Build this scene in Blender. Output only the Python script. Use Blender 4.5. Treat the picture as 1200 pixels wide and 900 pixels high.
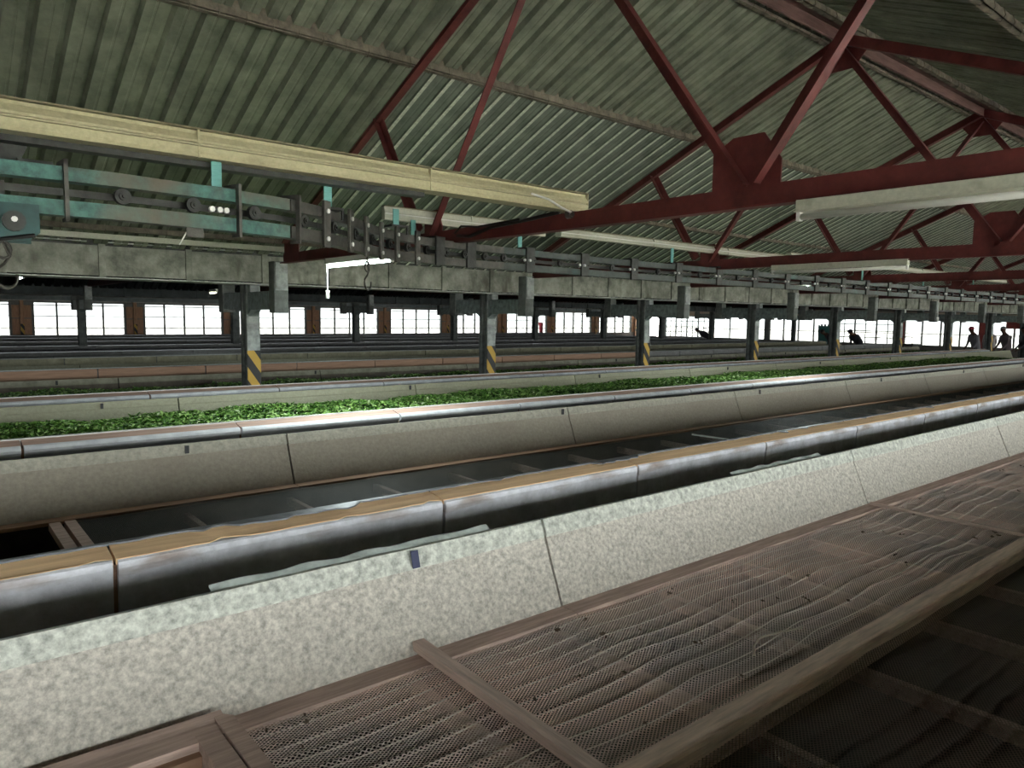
import bpy, bmesh, math, random
from mathutils import Vector, Matrix
random.seed(7)
R_ = random.Random(11)
SC = bpy.context.scene
COL = SC.collection
for o in list(bpy.data.objects): bpy.data.objects.remove(o)
H = 1.65                                   # camera height: all heights below are written relative to it

# ------------------------------------------------------------------ camera
cam_d = bpy.data.cameras.new('camera'); cam = bpy.data.objects.new('camera', cam_d); COL.objects.link(cam)
cam_d.sensor_width = 36; cam_d.lens = 850 / 1200 * 36; cam_d.clip_start = .02; cam_d.clip_end = 500
M = Matrix(((0.77082794, 0.04859423, -0.63518729), (-0.63689315, 0.08043941, -0.76674416), (0.01383474, 0.99557426, 0.09295428)))
cam.matrix_world = Matrix.Translation((0, 0, H)) @ M.to_4x4()
SC.camera = cam
# ------------------------------------------------------------------ sky and exposure
W = bpy.data.worlds.new('sky'); SC.world = W; W.use_nodes = True
W.node_tree.nodes['Background'].inputs[0].default_value = (1, .975, .955, 1)
W.node_tree.nodes['Background'].inputs[1].default_value = 9.0
added_sun_d = bpy.data.lights.new('added_sun', 'SUN'); added_sun_d.energy = 34; added_sun_d.angle = .12; added_sun_d.color = (1, .97, .92)  # added lamp; its bounce off the outside ground brightens the roof
added_sun = bpy.data.objects.new('added_sun', added_sun_d); added_sun.rotation_euler = (math.radians(-14), math.radians(6), 0); added_sun.location = (0, -20, 30); COL.objects.link(added_sun)
SC.view_settings.view_transform = 'Standard'; SC.view_settings.look = 'None'
SC.view_settings.exposure = 0.7; SC.view_settings.gamma = 1; SC.view_settings.use_curve_mapping = False
try:
    SC.cycles.max_bounces = 8; SC.cycles.diffuse_bounces = 5; SC.cycles.transparent_max_bounces = 12
    SC.cycles.sample_clamp_indirect = 6; SC.cycles.use_denoising = True; SC.cycles.caustics_reflective = False
except Exception: pass

def portal(name, loc, rot, sx, sy):        # the window openings, told to the sampler
    l = bpy.data.lights.new(name, 'AREA'); l.shape = 'RECTANGLE'; l.size = sx; l.size_y = sy
    l.cycles.is_portal = True
    o = bpy.data.objects.new(name, l); o.location = loc; o.rotation_euler = rot; COL.objects.link(o)
XL, XR, YN, YF = -7.0, 33.0, -2.4, 27.65
portal('daylight_near', ((XL + XR) / 2, YN - .12, H - .3), (math.radians(90), 0, 0), XR - XL, 1.5)
portal('daylight_far', ((XL + XR) / 2, YF + .12, H - .3), (math.radians(-90), 0, 0), XR - XL, 1.5)
portal('daylight_end', (XR + .12, 12.6, H - .4), (0, math.radians(90), 0), 1.7, 30)

# ------------------------------------------------------------------ materials
MATS = {}
def mat(name, col, rough=.8, metal=0., noise=None, bump=0., bscale=40., spec=.3, coord='Object', stretch=None, streak=None):
    """noise = (scale, dark factor, light factor); colour varies around col"""
    if name in MATS: return MATS[name]
    m = bpy.data.materials.new(name); m.use_nodes = True; MATS[name] = m
    nt = m.node_tree; b = nt.nodes['Principled BSDF']
    b.inputs['Base Color'].default_value = (*col, 1); b.inputs['Roughness'].default_value = rough
    b.inputs['Metallic'].default_value = metal; b.inputs['Specular IOR Level'].default_value = spec
    tc = nt.nodes.new('ShaderNodeTexCoord'); vec = tc.outputs[coord]
    if stretch:
        mp = nt.nodes.new('ShaderNodeMapping'); mp.inputs['Scale'].default_value = stretch
        nt.links.new(vec, mp.inputs[0]); vec = mp.outputs[0]
    if noise:
        n = nt.nodes.new('ShaderNodeTexNoise'); n.inputs['Scale'].default_value = noise[0]; n.inputs['Detail'].default_value = 8
        n.inputs['Roughness'].default_value = .65; nt.links.new(vec, n.inputs[0])
        r = nt.nodes.new('ShaderNodeValToRGB'); r.color_ramp.elements[0].position = .33; r.color_ramp.elements[1].position = .68
        c0 = tuple(min(1, c * noise[1]) for c in col) if not isinstance(noise[1], tuple) else noise[1]
        c1 = tuple(min(1, c * noise[2]) for c in col) if not isinstance(noise[2], tuple) else noise[2]
        r.color_ramp.elements[0].color = (*c0, 1); r.color_ramp.elements[1].color = (*c1, 1)
        nt.links.new(n.outputs[0], r.inputs[0]); out = r.outputs[0]
        if streak:                          # a second, larger pattern of dirt
            n2 = nt.nodes.new('ShaderNodeTexNoise'); n2.inputs['Scale'].default_value = streak[0]; n2.inputs['Detail'].default_value = 5
            mp2 = nt.nodes.new('ShaderNodeMapping'); mp2.inputs['Scale'].default_value = streak[3] if len(streak) > 3 else (1, 1, 1)
            nt.links.new(tc.outputs[coord], mp2.inputs[0]); nt.links.new(mp2.outputs[0], n2.inputs[0])
            r2 = nt.nodes.new('ShaderNodeValToRGB'); r2.color_ramp.elements[0].position = streak[1]; r2.color_ramp.elements[1].position = streak[1] + .18
            mx = nt.nodes.new('ShaderNodeMixRGB'); mx.inputs[2].default_value = (*streak[2], 1)
            nt.links.new(n2.outputs[0], r2.inputs[0]); nt.links.new(r2.outputs[0], mx.inputs[0]); nt.links.new(out, mx.inputs[1]); out = mx.outputs[0]
        nt.links.new(out, b.inputs['Base Color'])
    if bump:
        n = nt.nodes.new('ShaderNodeTexNoise'); n.inputs['Scale'].default_value = bscale; n.inputs['Detail'].default_value = 6
        nt.links.new(vec, n.inputs[0]); bp = nt.nodes.new('ShaderNodeBump'); bp.inputs['Strength'].default_value = bump
        bp.inputs['Distance'].default_value = .01; nt.links.new(n.outputs[0], bp.inputs['Height']); nt.links.new(bp.outputs[0], b.inputs['Normal'])
    return m
asb = mat('fibre_cement', (.53, .495, .445), .85, noise=(60, .60, 1.36), bump=.45, bscale=90, streak=(1.6, .60, (.43, .39, .34)))
asbB = mat('fibre_cement_brown', (.40, .36, .30), .85, noise=(45, .84, 1.12), bump=.3, bscale=80, streak=(1.3, .55, (.33, .28, .23)))
asbC = mat('fibre_cement_olive', (.36, .35, .26), .85, noise=(40, .86, 1.1), bump=.25, bscale=80)
lipm = mat('lip_cement', (.54, .55, .50), .75, noise=(42, .55, 1.4), bump=.6, bscale=60)
foil = mat('foil_lining', (.76, .76, .83), .55, .12, noise=(9, .78, 1.2), bump=.7, bscale=22, streak=(2.6, .60, (.30, .21, .16), (1, 1, 4)))
foild = mat('foil_lining_dark', (.20, .21, .24), .35, .4, noise=(8, .7, 1.25), bump=.4, bscale=25)
timo = mat('raw_timber', (.95, .62, .37), .75, noise=(7, .80, 1.15), bump=.2, stretch=(.4, 6, 6))
timb = mat('brown_timber', (.36, .22, .15), .8, noise=(8, .75, 1.2), bump=.2, stretch=(.4, 6, 6))
timg = mat('dusty_timber', (.50, .37, .32), .85, noise=(9, .72, 1.25), bump=.25, stretch=(.5, 6, 6))
timr = mat('worn_rail_timber', (.78, .61, .52), .8, noise=(9, .72, 1.2), bump=.25, stretch=(.5, 6, 6))
timx = mat('cross_plank_timber', (.62, .48, .42), .8, noise=(9, .78, 1.2), bump=.25, stretch=(6, .5, 6))
cream = mat('cream_board', (.36, .34, .24), .7, noise=(9, .65, 1.1))
greyb = mat('grey_board', (.20, .20, .20), .6, noise=(9, .8, 1.2))
dkwall = mat('dark_plinth', (.06, .055, .05), .9, noise=(6, .6, 1.4))
floorm = mat('floor_concrete', (.07, .065, .06), .85, noise=(3, .6, 1.4), bump=.2)
truss_m = mat('maroon_paint', (.105, .024, .022), .55, noise=(6, .62, 1.45), bump=.1, spec=.35)
truss_d = mat('maroon_in_shade', (.06, .022, .02), .6, noise=(6, .6, 1.3), bump=.1)  # maroon paint with the unlit bays' shade put into its colour
pink = mat('faded_ridge_timber', (.16, .095, .085), .7, noise=(7, .7, 1.3), stretch=(.5, 5, 5))
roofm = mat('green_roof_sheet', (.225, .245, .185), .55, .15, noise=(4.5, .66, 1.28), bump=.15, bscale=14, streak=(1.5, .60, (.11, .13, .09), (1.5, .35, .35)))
roofm2 = mat('unlit_roof_sheet', (.022, .028, .028), .6, .1, noise=(5, .7, 1.3))  # shade of the unlit far bays put into the sheet colour
purm = mat('dusty_purlin', (.17, .15, .115), .8, noise=(12, .55, 1.4), bump=.3)
trunkm = mat('aged_cream_enamel', (.46, .43, .27), .5, noise=(60, .82, 1.08), streak=(9, .61, (.30, .28, .18)), bump=.1)
trunkw = mat('white_enamel', (.50, .51, .42), .5, noise=(50, .85, 1.06), streak=(8, .64, (.30, .29, .22)))
teal = mat('worn_teal_paint', (.052, .13, .115), .5, .0, noise=(34, .5, 1.6), streak=(3, .47, (.11, .10, .075)), bump=.15)
tealc = mat('clean_teal_paint', (.14, .36, .34), .5, noise=(20, .85, 1.15))
tealr = mat('greyed_teal_rail', (.045, .056, .052), .45, .3, noise=(22, .6, 1.4), streak=(5, .58, (.05, .11, .10)))
steel = mat('grimy_steel', (.04, .042, .04), .5, .5, noise=(24, .6, 1.5), bump=.15)
steell = mat('worn_steel', (.075, .074, .066), .45, .5, noise=(24, .6, 1.5), bump=.15)
brite = mat('bolt_glint', (.85, .86, .84), .35, .15)  # bolt-head glint put into a near-white colour
gut = mat('stained_gutter_concrete', (.27, .28, .24), .8, noise=(7, .42, 1.35), bump=.3, bscale=30, streak=(7, .55, (.085, .085, .065), (1, 1, .35)))
gutl = mat('pale_edge_and_gap_light', (.45, .47, .45), .5, noise=(18, .6, 1.3))  # real flange and edge colour, also paints light dashes along gutter tops
colm = mat('column_concrete', (.11, .12, .115), .75, noise=(9, .6, 1.5), bump=.3)
coll = mat('column_pale_paint', (.33, .36, .36), .6, noise=(14, .6, 1.3), streak=(9, .6, (.14, .14, .13)))
brack = mat('bracket_paint', (.15, .18, .18), .6, noise=(16, .6, 1.5))
blk = mat('black_rubber', (.012, .012, .013), .5)
white = mat('white_plastic', (.75, .76, .72), .5)
redp = mat('red_paint', (.33, .07, .06), .6, noise=(8, .8, 1.2))
orangewall = mat('orange_brown_boards', (.42, .24, .15), .7, noise=(10, .7, 1.3), stretch=(4, 4, .5))
wallm = mat('plaster_wall', (.22, .20, .18), .9, noise=(4, .7, 1.3))
framem = mat('window_frame_paint', (.20, .20, .19), .6, noise=(10, .8, 1.2))
framel = mat('pale_window_frame', (.40, .44, .44), .6)
groundm = mat('outside_ground', (.52, .49, .46), .9, noise=(.5, .7, 1.3))
tealb = mat('teal_board', (.10, .30, .27), .6, noise=(8, .85, 1.1))
film = mat('plastic_film', (.40, .44, .42), .22, noise=(14, .7, 1.3), bump=.4, bscale=30, spec=.6)
twigm = mat('dry_twig', (.34, .29, .24), .8)
debm = mat('dry_leaf', (.12, .085, .06), .9)
tape = mat('navy_tape', (.03, .035, .09), .5)

def hazard():
    m = bpy.data.materials.new('hazard_stripes'); m.use_nodes = True; nt = m.node_tree; b = nt.nodes['Principled BSDF']
    tc = nt.nodes.new('ShaderNodeTexCoord'); s = nt.nodes.new('ShaderNodeSeparateXYZ'); nt.links.new(tc.outputs['Object'], s.inputs[0])
    mu = nt.nodes.new('ShaderNodeMath'); mu.operation = 'MULTIPLY_ADD'; mu.inputs[1].default_value = 1.5; nt.links.new(s.outputs[0], mu.inputs[0]); nt.links.new(s.outputs[2], mu.inputs[2])
    d = nt.nodes.new('ShaderNodeMath'); d.operation = 'MULTIPLY'; d.inputs[1].default_value = 3.6; nt.links.new(mu.outputs[0], d.inputs[0])
    f = nt.nodes.new('ShaderNodeMath'); f.operation = 'FRACT'; nt.links.new(d.outputs[0], f.inputs[0])
    g = nt.nodes.new('ShaderNodeMath'); g.operation = 'GREATER_THAN'; g.inputs[1].default_value = .5; nt.links.new(f.outputs[0], g.inputs[0])
    mx = nt.nodes.new('ShaderNodeMixRGB'); mx.inputs[1].default_value = (.50, .31, .05, 1); mx.inputs[2].default_value = (.02, .02, .022, 1)
    nt.links.new(g.outputs[0], mx.inputs[0]); nt.links.new(mx.outputs[0], b.inputs['Base Color']); b.inputs['Roughness'].default_value = .6
    return m
haz = hazard()
def netmat(name, col, cx, cy, strand):
    """diamond plastic netting with real holes"""
    m = bpy.data.materials.new(name); m.use_nodes = True; nt = m.node_tree; L = nt.links
    b = nt.nodes['Principled BSDF']; b.inputs['Roughness'].default_value = .65; b.inputs['Specular IOR Level'].default_value = .3
    tc = nt.nodes.new('ShaderNodeTexCoord'); s = nt.nodes.new('ShaderNodeSeparateXYZ'); L.new(tc.outputs['Object'], s.inputs[0])
    def math_(op, a, bb=None):
        n = nt.nodes.new('ShaderNodeMath'); n.operation = op
        for i, v in enumerate((a, bb)):
            if v is None: continue
            if isinstance(v, (int, float)): n.inputs[i].default_value = v
            else: L.new(v, n.inputs[i])
        return n.outputs[0]
    x = math_('DIVIDE', s.outputs[0], cx); y = math_('DIVIDE', s.outputs[1], cy)
    fs = []
    for e in (math_('ADD', x, y), math_('SUBTRACT', x, y)):
        f = math_('FRACT', e); f = math_('ABSOLUTE', math_('SUBTRACT', f, .5)); fs.append(f)
    e = math_('MAXIMUM', fs[0], fs[1]); mask = math_('GREATER_THAN', e, .5 - strand)
    L.new(mask, b.inputs['Alpha'])
    n = nt.nodes.new('ShaderNodeTexNoise'); n.inputs['Scale'].default_value = 2.2; n.inputs['Detail'].default_value = 6; L.new(tc.outputs['Object'], n.inputs[0])
    r = nt.nodes.new('ShaderNodeValToRGB'); r.color_ramp.elements[0].position = .35; r.color_ramp.elements[1].position = .65
    r.color_ramp.elements[0].color = (*[c * .72 for c in col], 1); r.color_ramp.elements[1].color = (col[0] * 1.15, col[1] * 1.0, col[2] * .93, 1)
    L.new(n.outputs[0], r.inputs[0]); L.new(r.outputs[0], b.inputs['Base Color'])
    return m
net = netmat('diamond_netting', (.86, .75, .72), .0165, .0105, .195)
netd = netmat('shadowed_netting', (.20, .17, .15), .0165, .0105, .14)  # shadow on the near half put into the net colour
netb = netmat('shade_black_netting', (.055, .055, .048), .0165, .0105, .16)  # same net, its shadowed tone inside the trough put into the colour
net2 = netmat('coarse_netting', (.13, .12, .11), .05, .035, .16)
def leafmat():
    m = bpy.data.materials.new('tea_leaf'); m.use_nodes = True; nt = m.node_tree; b = nt.nodes['Principled BSDF']
    g = nt.nodes.new('ShaderNodeNewGeometry'); r = nt.nodes.new('ShaderNodeValToRGB'); e = r.color_ramp.elements
    e[0].color = (.035, .10, .02, 1); e[1].color = (.74, .84, .56, 1); x = e.new(.40); x.color = (.16, .35, .065, 1); x = e.new(.78); x.color = (.36, .58, .16, 1); x = e.new(.93); x.color = (.48, .66, .25, 1)
    nt.links.new(g.outputs['Random Per Island'], r.inputs[0]); nt.links.new(r.outputs[0], b.inputs['Base Color'])
    b.inputs['Roughness'].default_value = .42; b.inputs['Specular IOR Level'].default_value = .5
    return m
leafm = leafmat()
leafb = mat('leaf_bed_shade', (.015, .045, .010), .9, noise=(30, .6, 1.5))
def emit(name, col, s):
    m = bpy.data.materials.new(name); m.use_nodes = True; b = m.node_tree.nodes['Principled BSDF']
    b.inputs['Base Color'].default_value = (.9, .9, .9, 1); b.inputs['Emission Color'].default_value = (*col, 1); b.inputs['Emission Strength'].default_value = s
    return m
lamp_m = emit('lit_tube', (.86, 1, .98), 14)
lamp_y = emit('lit_tube_warm', (1, .97, .72), 6)
def glassmat(nm='window_glass', tint=(.93, .97, .96, 1)):
    m = bpy.data.materials.new(nm); m.use_nodes = True; nt = m.node_tree
    for n in list(nt.nodes):
        if n.type == 'BSDF_PRINCIPLED': nt.nodes.remove(n)
    t = nt.nodes.new('ShaderNodeBsdfTransparent'); t.inputs[0].default_value = tint
    g = nt.nodes.new('ShaderNodeBsdfGlossy'); g.inputs['Roughness'].default_value = .05
    x = nt.nodes.new('ShaderNodeMixShader'); x.inputs[0].default_value = .06
    nt.links.new(t.outputs[0], x.inputs[1]); nt.links.new(g.outputs[0], x.inputs[2]); nt.links.new(x.outputs[0], nt.nodes['Material Output'].inputs[0])
    return m
glass = glassmat(); glassd = glassmat('dimmed_window_glass', (.38, .40, .40, 1))  # second glass has a tint added to dim the far and end windows

# ------------------------------------------------------------------ helpers (heights relative to the camera: z + H)
class MB:
    def __init__(s): s.v = []; s.f = []; s.m = []
    def quadbox(s, P, mi=0):                # eight corners, bottom ring then top ring
        n = len(s.v); s.v += [tuple(p) for p in P]
        for q in ((3, 2, 1, 0), (4, 5, 6, 7), (0, 1, 5, 4), (1, 2, 6, 5), (2, 3, 7, 6), (3, 0, 4, 7)): s.f.append(tuple(n + i for i in q)); s.m.append(mi)
    def box(s, x0, x1, y0, y1, z0, z1, mi=0):
        s.quadbox([(x0, y0, z0), (x1, y0, z0), (x1, y1, z0), (x0, y1, z0), (x0, y0, z1), (x1, y0, z1), (x1, y1, z1), (x0, y1, z1)], mi); return s
    def bar(s, a, b, w, h, up=(0, 0, 1), mi=0):
        a = Vector(a); b = Vector(b); d = (b - a).normalized(); u = Vector(up); sd = d.cross(u).normalized(); u = sd.cross(d).normalized()
        sd *= w / 2; u *= h / 2
        s.quadbox([a - sd - u, a + sd - u, b + sd - u, b - sd - u, a - sd + u, a + sd + u, b + sd + u, b - sd + u], mi); return s
    def prism(s, prof, axis, a, b, mi=0, closed=True):   # prof: 2D points; extruded from a to b along axis
        n = len(s.v); k = len(prof)
        for t in (a, b):
            for p, q in prof:
                s.v.append({'x': (t, p, q), 'y': (p, t, q), 'z': (p, q, t)}[axis])
        for i in range(k if closed else k - 1):
            j = (i + 1) % k; s.f.append((n + i, n + j, n + k + j, n + k + i)); s.m.append(mi)
        if closed: s.f.append(tuple(n + i for i in range(k))[::-1]); s.m.append(mi); s.f.append(tuple(n + k + i for i in range(k))); s.m.append(mi)
        return s
    def tube(s, pts, r, seg=6, mi=0):
        pts = [Vector(p) for p in pts]; n0 = len(s.v); up = Vector((.13, .29, .95))
        for i, p in enumerate(pts):
            d = (pts[min(i + 1, len(pts) - 1)] - pts[max(i - 1, 0)]).normalized(); a = d.cross(up).normalized(); b = a.cross(d)
            for k in range(seg):
                t = 2 * math.pi * k / seg; s.v.append(tuple(p + a * (r * math.cos(t)) + b * (r * math.sin(t))))
        for i in range(len(pts) - 1):
            for k in range(seg):
                j = (k + 1) % seg; s.f.append((n0 + i * seg + k, n0 + i * seg + j, n0 + (i + 1) * seg + j, n0 + (i + 1) * seg + k)); s.m.append(mi)
        s.f.append(tuple(n0 + k for k in range(seg))); s.m.append(mi); e = n0 + (len(pts) - 1) * seg
        s.f.append(tuple(e + k for k in range(seg))[::-1]); s.m.append(mi)
        return s
    def disc(s, c, r, t, axis='y', seg=14, mi=0):
        c = Vector(c); d = {'x': Vector((1, 0, 0)), 'y': Vector((0, 1, 0)), 'z': Vector((0, 0, 1))}[axis] * t / 2
        return s.tube([c - d, c + d], r, seg, mi)
    def mesh(s, name, mats, bevel=0, smooth=False):
        me = bpy.data.meshes.new(name); me.from_pydata(s.v, [], s.f)
        for m in (mats if isinstance(mats, (list, tuple)) else [mats]): me.materials.append(m)
        if any(s.m): me.polygons.foreach_set('material_index', s.m)
        bm = bmesh.new(); bm.from_mesh(me); bmesh.ops.recalc_face_normals(bm, faces=bm.faces)
        if bevel: bmesh.ops.bevel(bm, geom=bm.edges[:], offset=bevel, segments=1, affect='EDGES')
        bm.to_mesh(me); bm.free()
        if smooth: me.polygons.foreach_set('use_smooth', [True] * len(me.polygons))
        me.update(); return me
def put(name, me, parent=None, loc=(0, 0, 0), rot=(0, 0, 0), **kw):
    o = bpy.data.objects.new(name, me); COL.objects.link(o); o.location = loc; o.rotation_euler = rot
    if parent: o.parent = parent
    for k, v in kw.items(): o[k] = v
    return o
def thing(name, label, cat, loc=(0, 0, 0), group=None, me=None, rot=(0, 0, 0)):
    o = put(name, me, None, loc, rot, label=label, category=cat)
    if group: o['group'] = group
    return o
def struct(name, me=None, loc=(0, 0, 0)): return put(name, me, None, loc, kind='structure')
def build(name, mb, mats, parent=None, bevel=0, smooth=False, loc=(0, 0, 0), **kw): return put(name, mb.mesh(name, mats, bevel, smooth), parent, loc, **kw)

# ------------------------------------------------------------------ shell: floor, outside ground, walls, windows
struct('floor', MB().box(XL, XR, YN, YF, -.15, 0).mesh('floor', floorm))
struct('ground', MB().box(-110, 150, -110, 150, -.40, -.16).mesh('ground', groundm))
Z = lambda z: z + H
WN = [0]
def window(parent_wall, axis, at, a, b, z0, z1, nm, bars, fm, door=False, grid=0):
    """window between a and b (along the wall), z0..z1; nm sashes; bars = transom heights; each pane its own child"""
    WN[0] += 1; w = struct('window_%d' % WN[0])
    def bx(mb, p0, p1, q0, q1, r0, r1):
        if axis == 'x': mb.box(p0, p1, at + q0, at + q1, r0, r1)
        else: mb.box(at + q0, at + q1, p0, p1, r0, r1)
        return mb
    w.location = ((a + b) / 2, at, z0) if axis == 'x' else (at, (a + b) / 2, z0)
    off = (-w.location.x, -w.location.y, -w.location.z)
    fr = MB(); t = .045
    bx(fr, a, b, -.04, .04, z0, z0 + t); bx(fr, a, b, -.04, .04, z1 - t, z1)
    for e in (a, b - t): bx(fr, e, e + t, -.04, .04, z0, z1)
    build('window_frame', fr, fm, w, loc=off)
    cw = (b - a) / nm
    for i in range(1, nm): build('mullion', bx(MB(), a + i * cw - .027, a + i * cw + .027, -.035, .035, z0 + t, z1 - t), fm, w, loc=off)
    for zb in bars: build('transom', bx(MB(), a + t, b - t, -.02, .02, zb - .014, zb + .014), fm, w, loc=off)
    for i in range(nm):
        if grid:
            g = MB()
            for k in range(1, grid): bx(g, a + (i + k / grid) * cw - .016, a + (i + k / grid) * cw + .016, -.015, .015, z0 + t, z1 - t)
            for k in range(1, 4): bx(g, a + i * cw + .02, a + (i + 1) * cw - .02, -.015, .015, z0 + (z1 - z0) * k / 4 - .016, z0 + (z1 - z0) * k / 4 + .016)
            build('glazing_bar', g, framel, w, loc=off)
        build('pane', bx(MB(), a + i * cw + .015, a + (i + 1) * cw - .015, -.003, .003, z0 + .02, z1 - .02), glass if parent_wall is wn else glassd, w, loc=off)
BX = [2.72 + 3.245 * k for k in range(-3, 10)]                # pier lines, shared by columns
wn = None
# far wall
wf = struct('wall_far'); m = MB(); m.box(XL, XR, YF - .05, YF + .12, 0, Z(-.86)); build('wall_base', m, wallm, wf)
m = MB(); m.box(XL, XR, YF - .05, YF + .12, Z(.27), Z(1.0)); build('wall_top', m, wallm, wf)
for x in BX:
    if x > XR - .6: continue
    p = MB(); p.box(x - .29, x + .29, YF - .02, YF + .12, Z(-.86), Z(.27)); pier = build('pier', p, framem, wf)
    for i in (-1, 1):
        for j in (0, 1):
            build('boarded_panel', MB().box(x + (.16 * i) - .10, x + (.16 * i) + .10, YF - .05, YF - .02, Z((-.80, -.26)[j]), Z((-.29, .14)[j])), orangewall, pier)
    build('pier_post', MB().box(x - .05, x + .05, YF - .14, YF - .05, 0, Z(.3)), orangewall, pier)
    build('stripe_plate', MB().box(x - .052, x + .052, YF - .146, YF - .14, Z(-.80), Z(-.45)), haz, pier)
    if x + 3.2 < XR: window(wf, 'x', YF, x + .29, x + 3.245 - .29, Z(-.86), Z(.27), 4, (Z(-.58), Z(.155), Z(-.2)), framem)
# near wall (behind the camera)
wn = struct('wall_near'); build('wall_base', MB().box(XL, XR, YN - .12, YN + .05, 0, Z(-.95)), wallm, wn)
build('wall_top', MB().box(XL, XR, YN - .12, YN + .05, Z(.36), Z(1.0)), wallm, wn)
for x in BX:
    if x > XR - .6: continue
    build('pier', MB().box(x - .12, x + .12, YN - .12, YN + .05, Z(-.95), Z(.36)), framem, wn)
    if x + 3.2 < XR: window(wn, 'x', YN, x + .12, x + 3.125, Z(-.95), Z(.36), 2, (), framem)
# left wall (outside the frame)
struct('wall_left', MB().box(XL - .15, XL, YN, YF, 0, Z(2.9)).mesh('wall_left', wallm))
# end wall on the right
we = struct('wall_end'); EB, ET = Z(-1.02), Z(.16)
build('wall_base', MB().box(XR, XR + .15, YN, YF, 0, EB), wallm, we)
build('wall_top', MB().box(XR, XR + .15, YN, YF, Z(.40), Z(2.9)), wallm, we)
build('lintel', MB().box(XR - .03, XR + .15, YN, YF, ET, Z(.40)), mat('cream_lintel', (.50, .42, .34), .8, noise=(3, .85, 1.1)), we)
ys = [-2.4, .9, 4.1, 7.3, 10.4, 13.5, 16.6, 19.9, 23.2, 26.4, 27.65]
for i, yy in enumerate(ys[:-1]):
    hw = .11
    build('pier', MB().box(XR - .05, XR + .15, yy - hw, yy + hw, EB, ET), redp if i in (4, 5, 8) else framem, we)
    if ys[i + 1] - yy > 2: window(we, 'y', XR + .03, yy + hw, ys[i + 1] - hw, EB, ET, 3 if i % 2 else 4, (Z(-.5),), framel if i > 6 else framem, grid=(2 if i in (5, 8) else 0))

# ------------------------------------------------------------------ roof (three bays of corrugated sheets)
RIDGE, SL = 2.45, .42
PITCH = .165; NR = 5
ribm = mat('pale_rib', (.62, .66, .55), .6, noise=(30, .7, 1.2))  # rib crests coloured paler than the sheet pans
lowm = mat('teal_green_sheet', (.185, .215, .175), .55, .15, noise=(4.5, .7, 1.25))
def sheet_mesh(name, m, y_run, down=False):
    prof = []; MI = []
    for i in range(NR):
        x = i * PITCH
        if down: prof += [(x, 0), (x + .050, 0), (x + .056, .0035), (x + .066, .0035), (x + .072, 0), (x + .112, 0), (x + .118, -.016), (x + .150, -.016), (x + .156, 0)]; MI += [0, 0, 0, 0, 0, 0, 1, 0, 0]
        else: prof += [(x, 0), (x + .052, 0), (x + .056, .0035), (x + .066, .0035), (x + .070, 0), (x + .112, 0), (x + .122, .046), (x + .150, .046)]; MI += [0] * 8
    prof.append((NR * PITCH + .012, 0))
    mb = MB(); n = 3
    for j in range(n + 1):
        yy = y_run * j / n
        for x, z in prof: mb.v.append((x, yy, z - SL * yy))
    k = len(prof)
    for j in range(n):
        for i in range(k - 1): mb.f.append((j * k + i, j * k + i + 1, (j + 1) * k + i + 1, (j + 1) * k + i)); mb.m.append(MI[i])
    return mb.mesh(name, [m, ribm])
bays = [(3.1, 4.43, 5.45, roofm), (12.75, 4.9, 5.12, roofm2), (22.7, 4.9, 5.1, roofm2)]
ceil = struct('ceiling')
for bi, (yc, rf, rn, m) in enumerate(bays):
    rows = []
    for run, flip in ((rf, False), (rn, True)):
        if bi == 0: rows += [(0, sheet_mesh('roof_sheet', m, 1.52), None, flip), (1.49, sheet_mesh('roof_sheet', m, run - 1.49), sheet_mesh('roof_sheet_lower', lowm, run - 1.49, True) if not flip else None, flip)]
        else: rows.append((0, sheet_mesh('roof_sheet', m, run), None, flip))
    n = int((XR - XL) / (NR * PITCH)) + 1
    for i in range(n):
        x = XL + .05 + i * NR * PITCH; dz = R_.uniform(-.003, .003)
        for y0_, me_, alt, flip in rows:
            me_ = alt if alt and 2.4 < x < 30 else me_
            if flip: put('roof_sheet', me_, ceil, (x + NR * PITCH, yc - y0_, Z(RIDGE) + dz - SL * y0_), (0, 0, math.pi))
            else: put('roof_sheet', me_, ceil, (x, yc + y0_, Z(RIDGE) + dz - SL * y0_))
    rz = Z(RIDGE)
    build('ridge_board', MB().box(XL, XR, yc - .075, yc + .075, rz - .075, rz - .045), pink, ceil)
    build('ridge_board', MB().box(XL, XR, yc - .012, yc + .012, rz - .16, rz - .075), pink, ceil)
    for s in (-1, 1):
        for dy in (.15, 1.5, 2.92, 4.05):
            if bi and dy in (.15, 4.05): continue
            y = yc + s * dy; z = rz - SL * dy - .012
            mb = MB(); mb.box(XL, XR, y - .022, y + .022, z - .050, z - .043); mb.box(XL, XR, y + s * .015, y + s * .022, z - .05, z)
            build('purlin', mb, purm, ceil)
            if bi == 0 and dy == 1.5: build('lap_light_stop', MB().box(XL, XR, y - .012, y + .012, z - .03, z + .085), purm, ceil)  # added filler that stops light leaking through the sheet lap
            if bi == 0:
                hb = MB()                   # hook bolts that clasp the purlin, one at every rib
                for k in range(int((16 - XL) / PITCH)):
                    x = XL + .05 + k * PITCH + .03
                    hb.tube([(x, y - .02, z + .01), (x + .004, y - .032, z - .035), (x, y - .01, z - .066), (x + .006, y + .03, z - .045)], .0032, 4)
                build('hook_bolts', hb, purm, ceil, kind='stuff')
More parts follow.
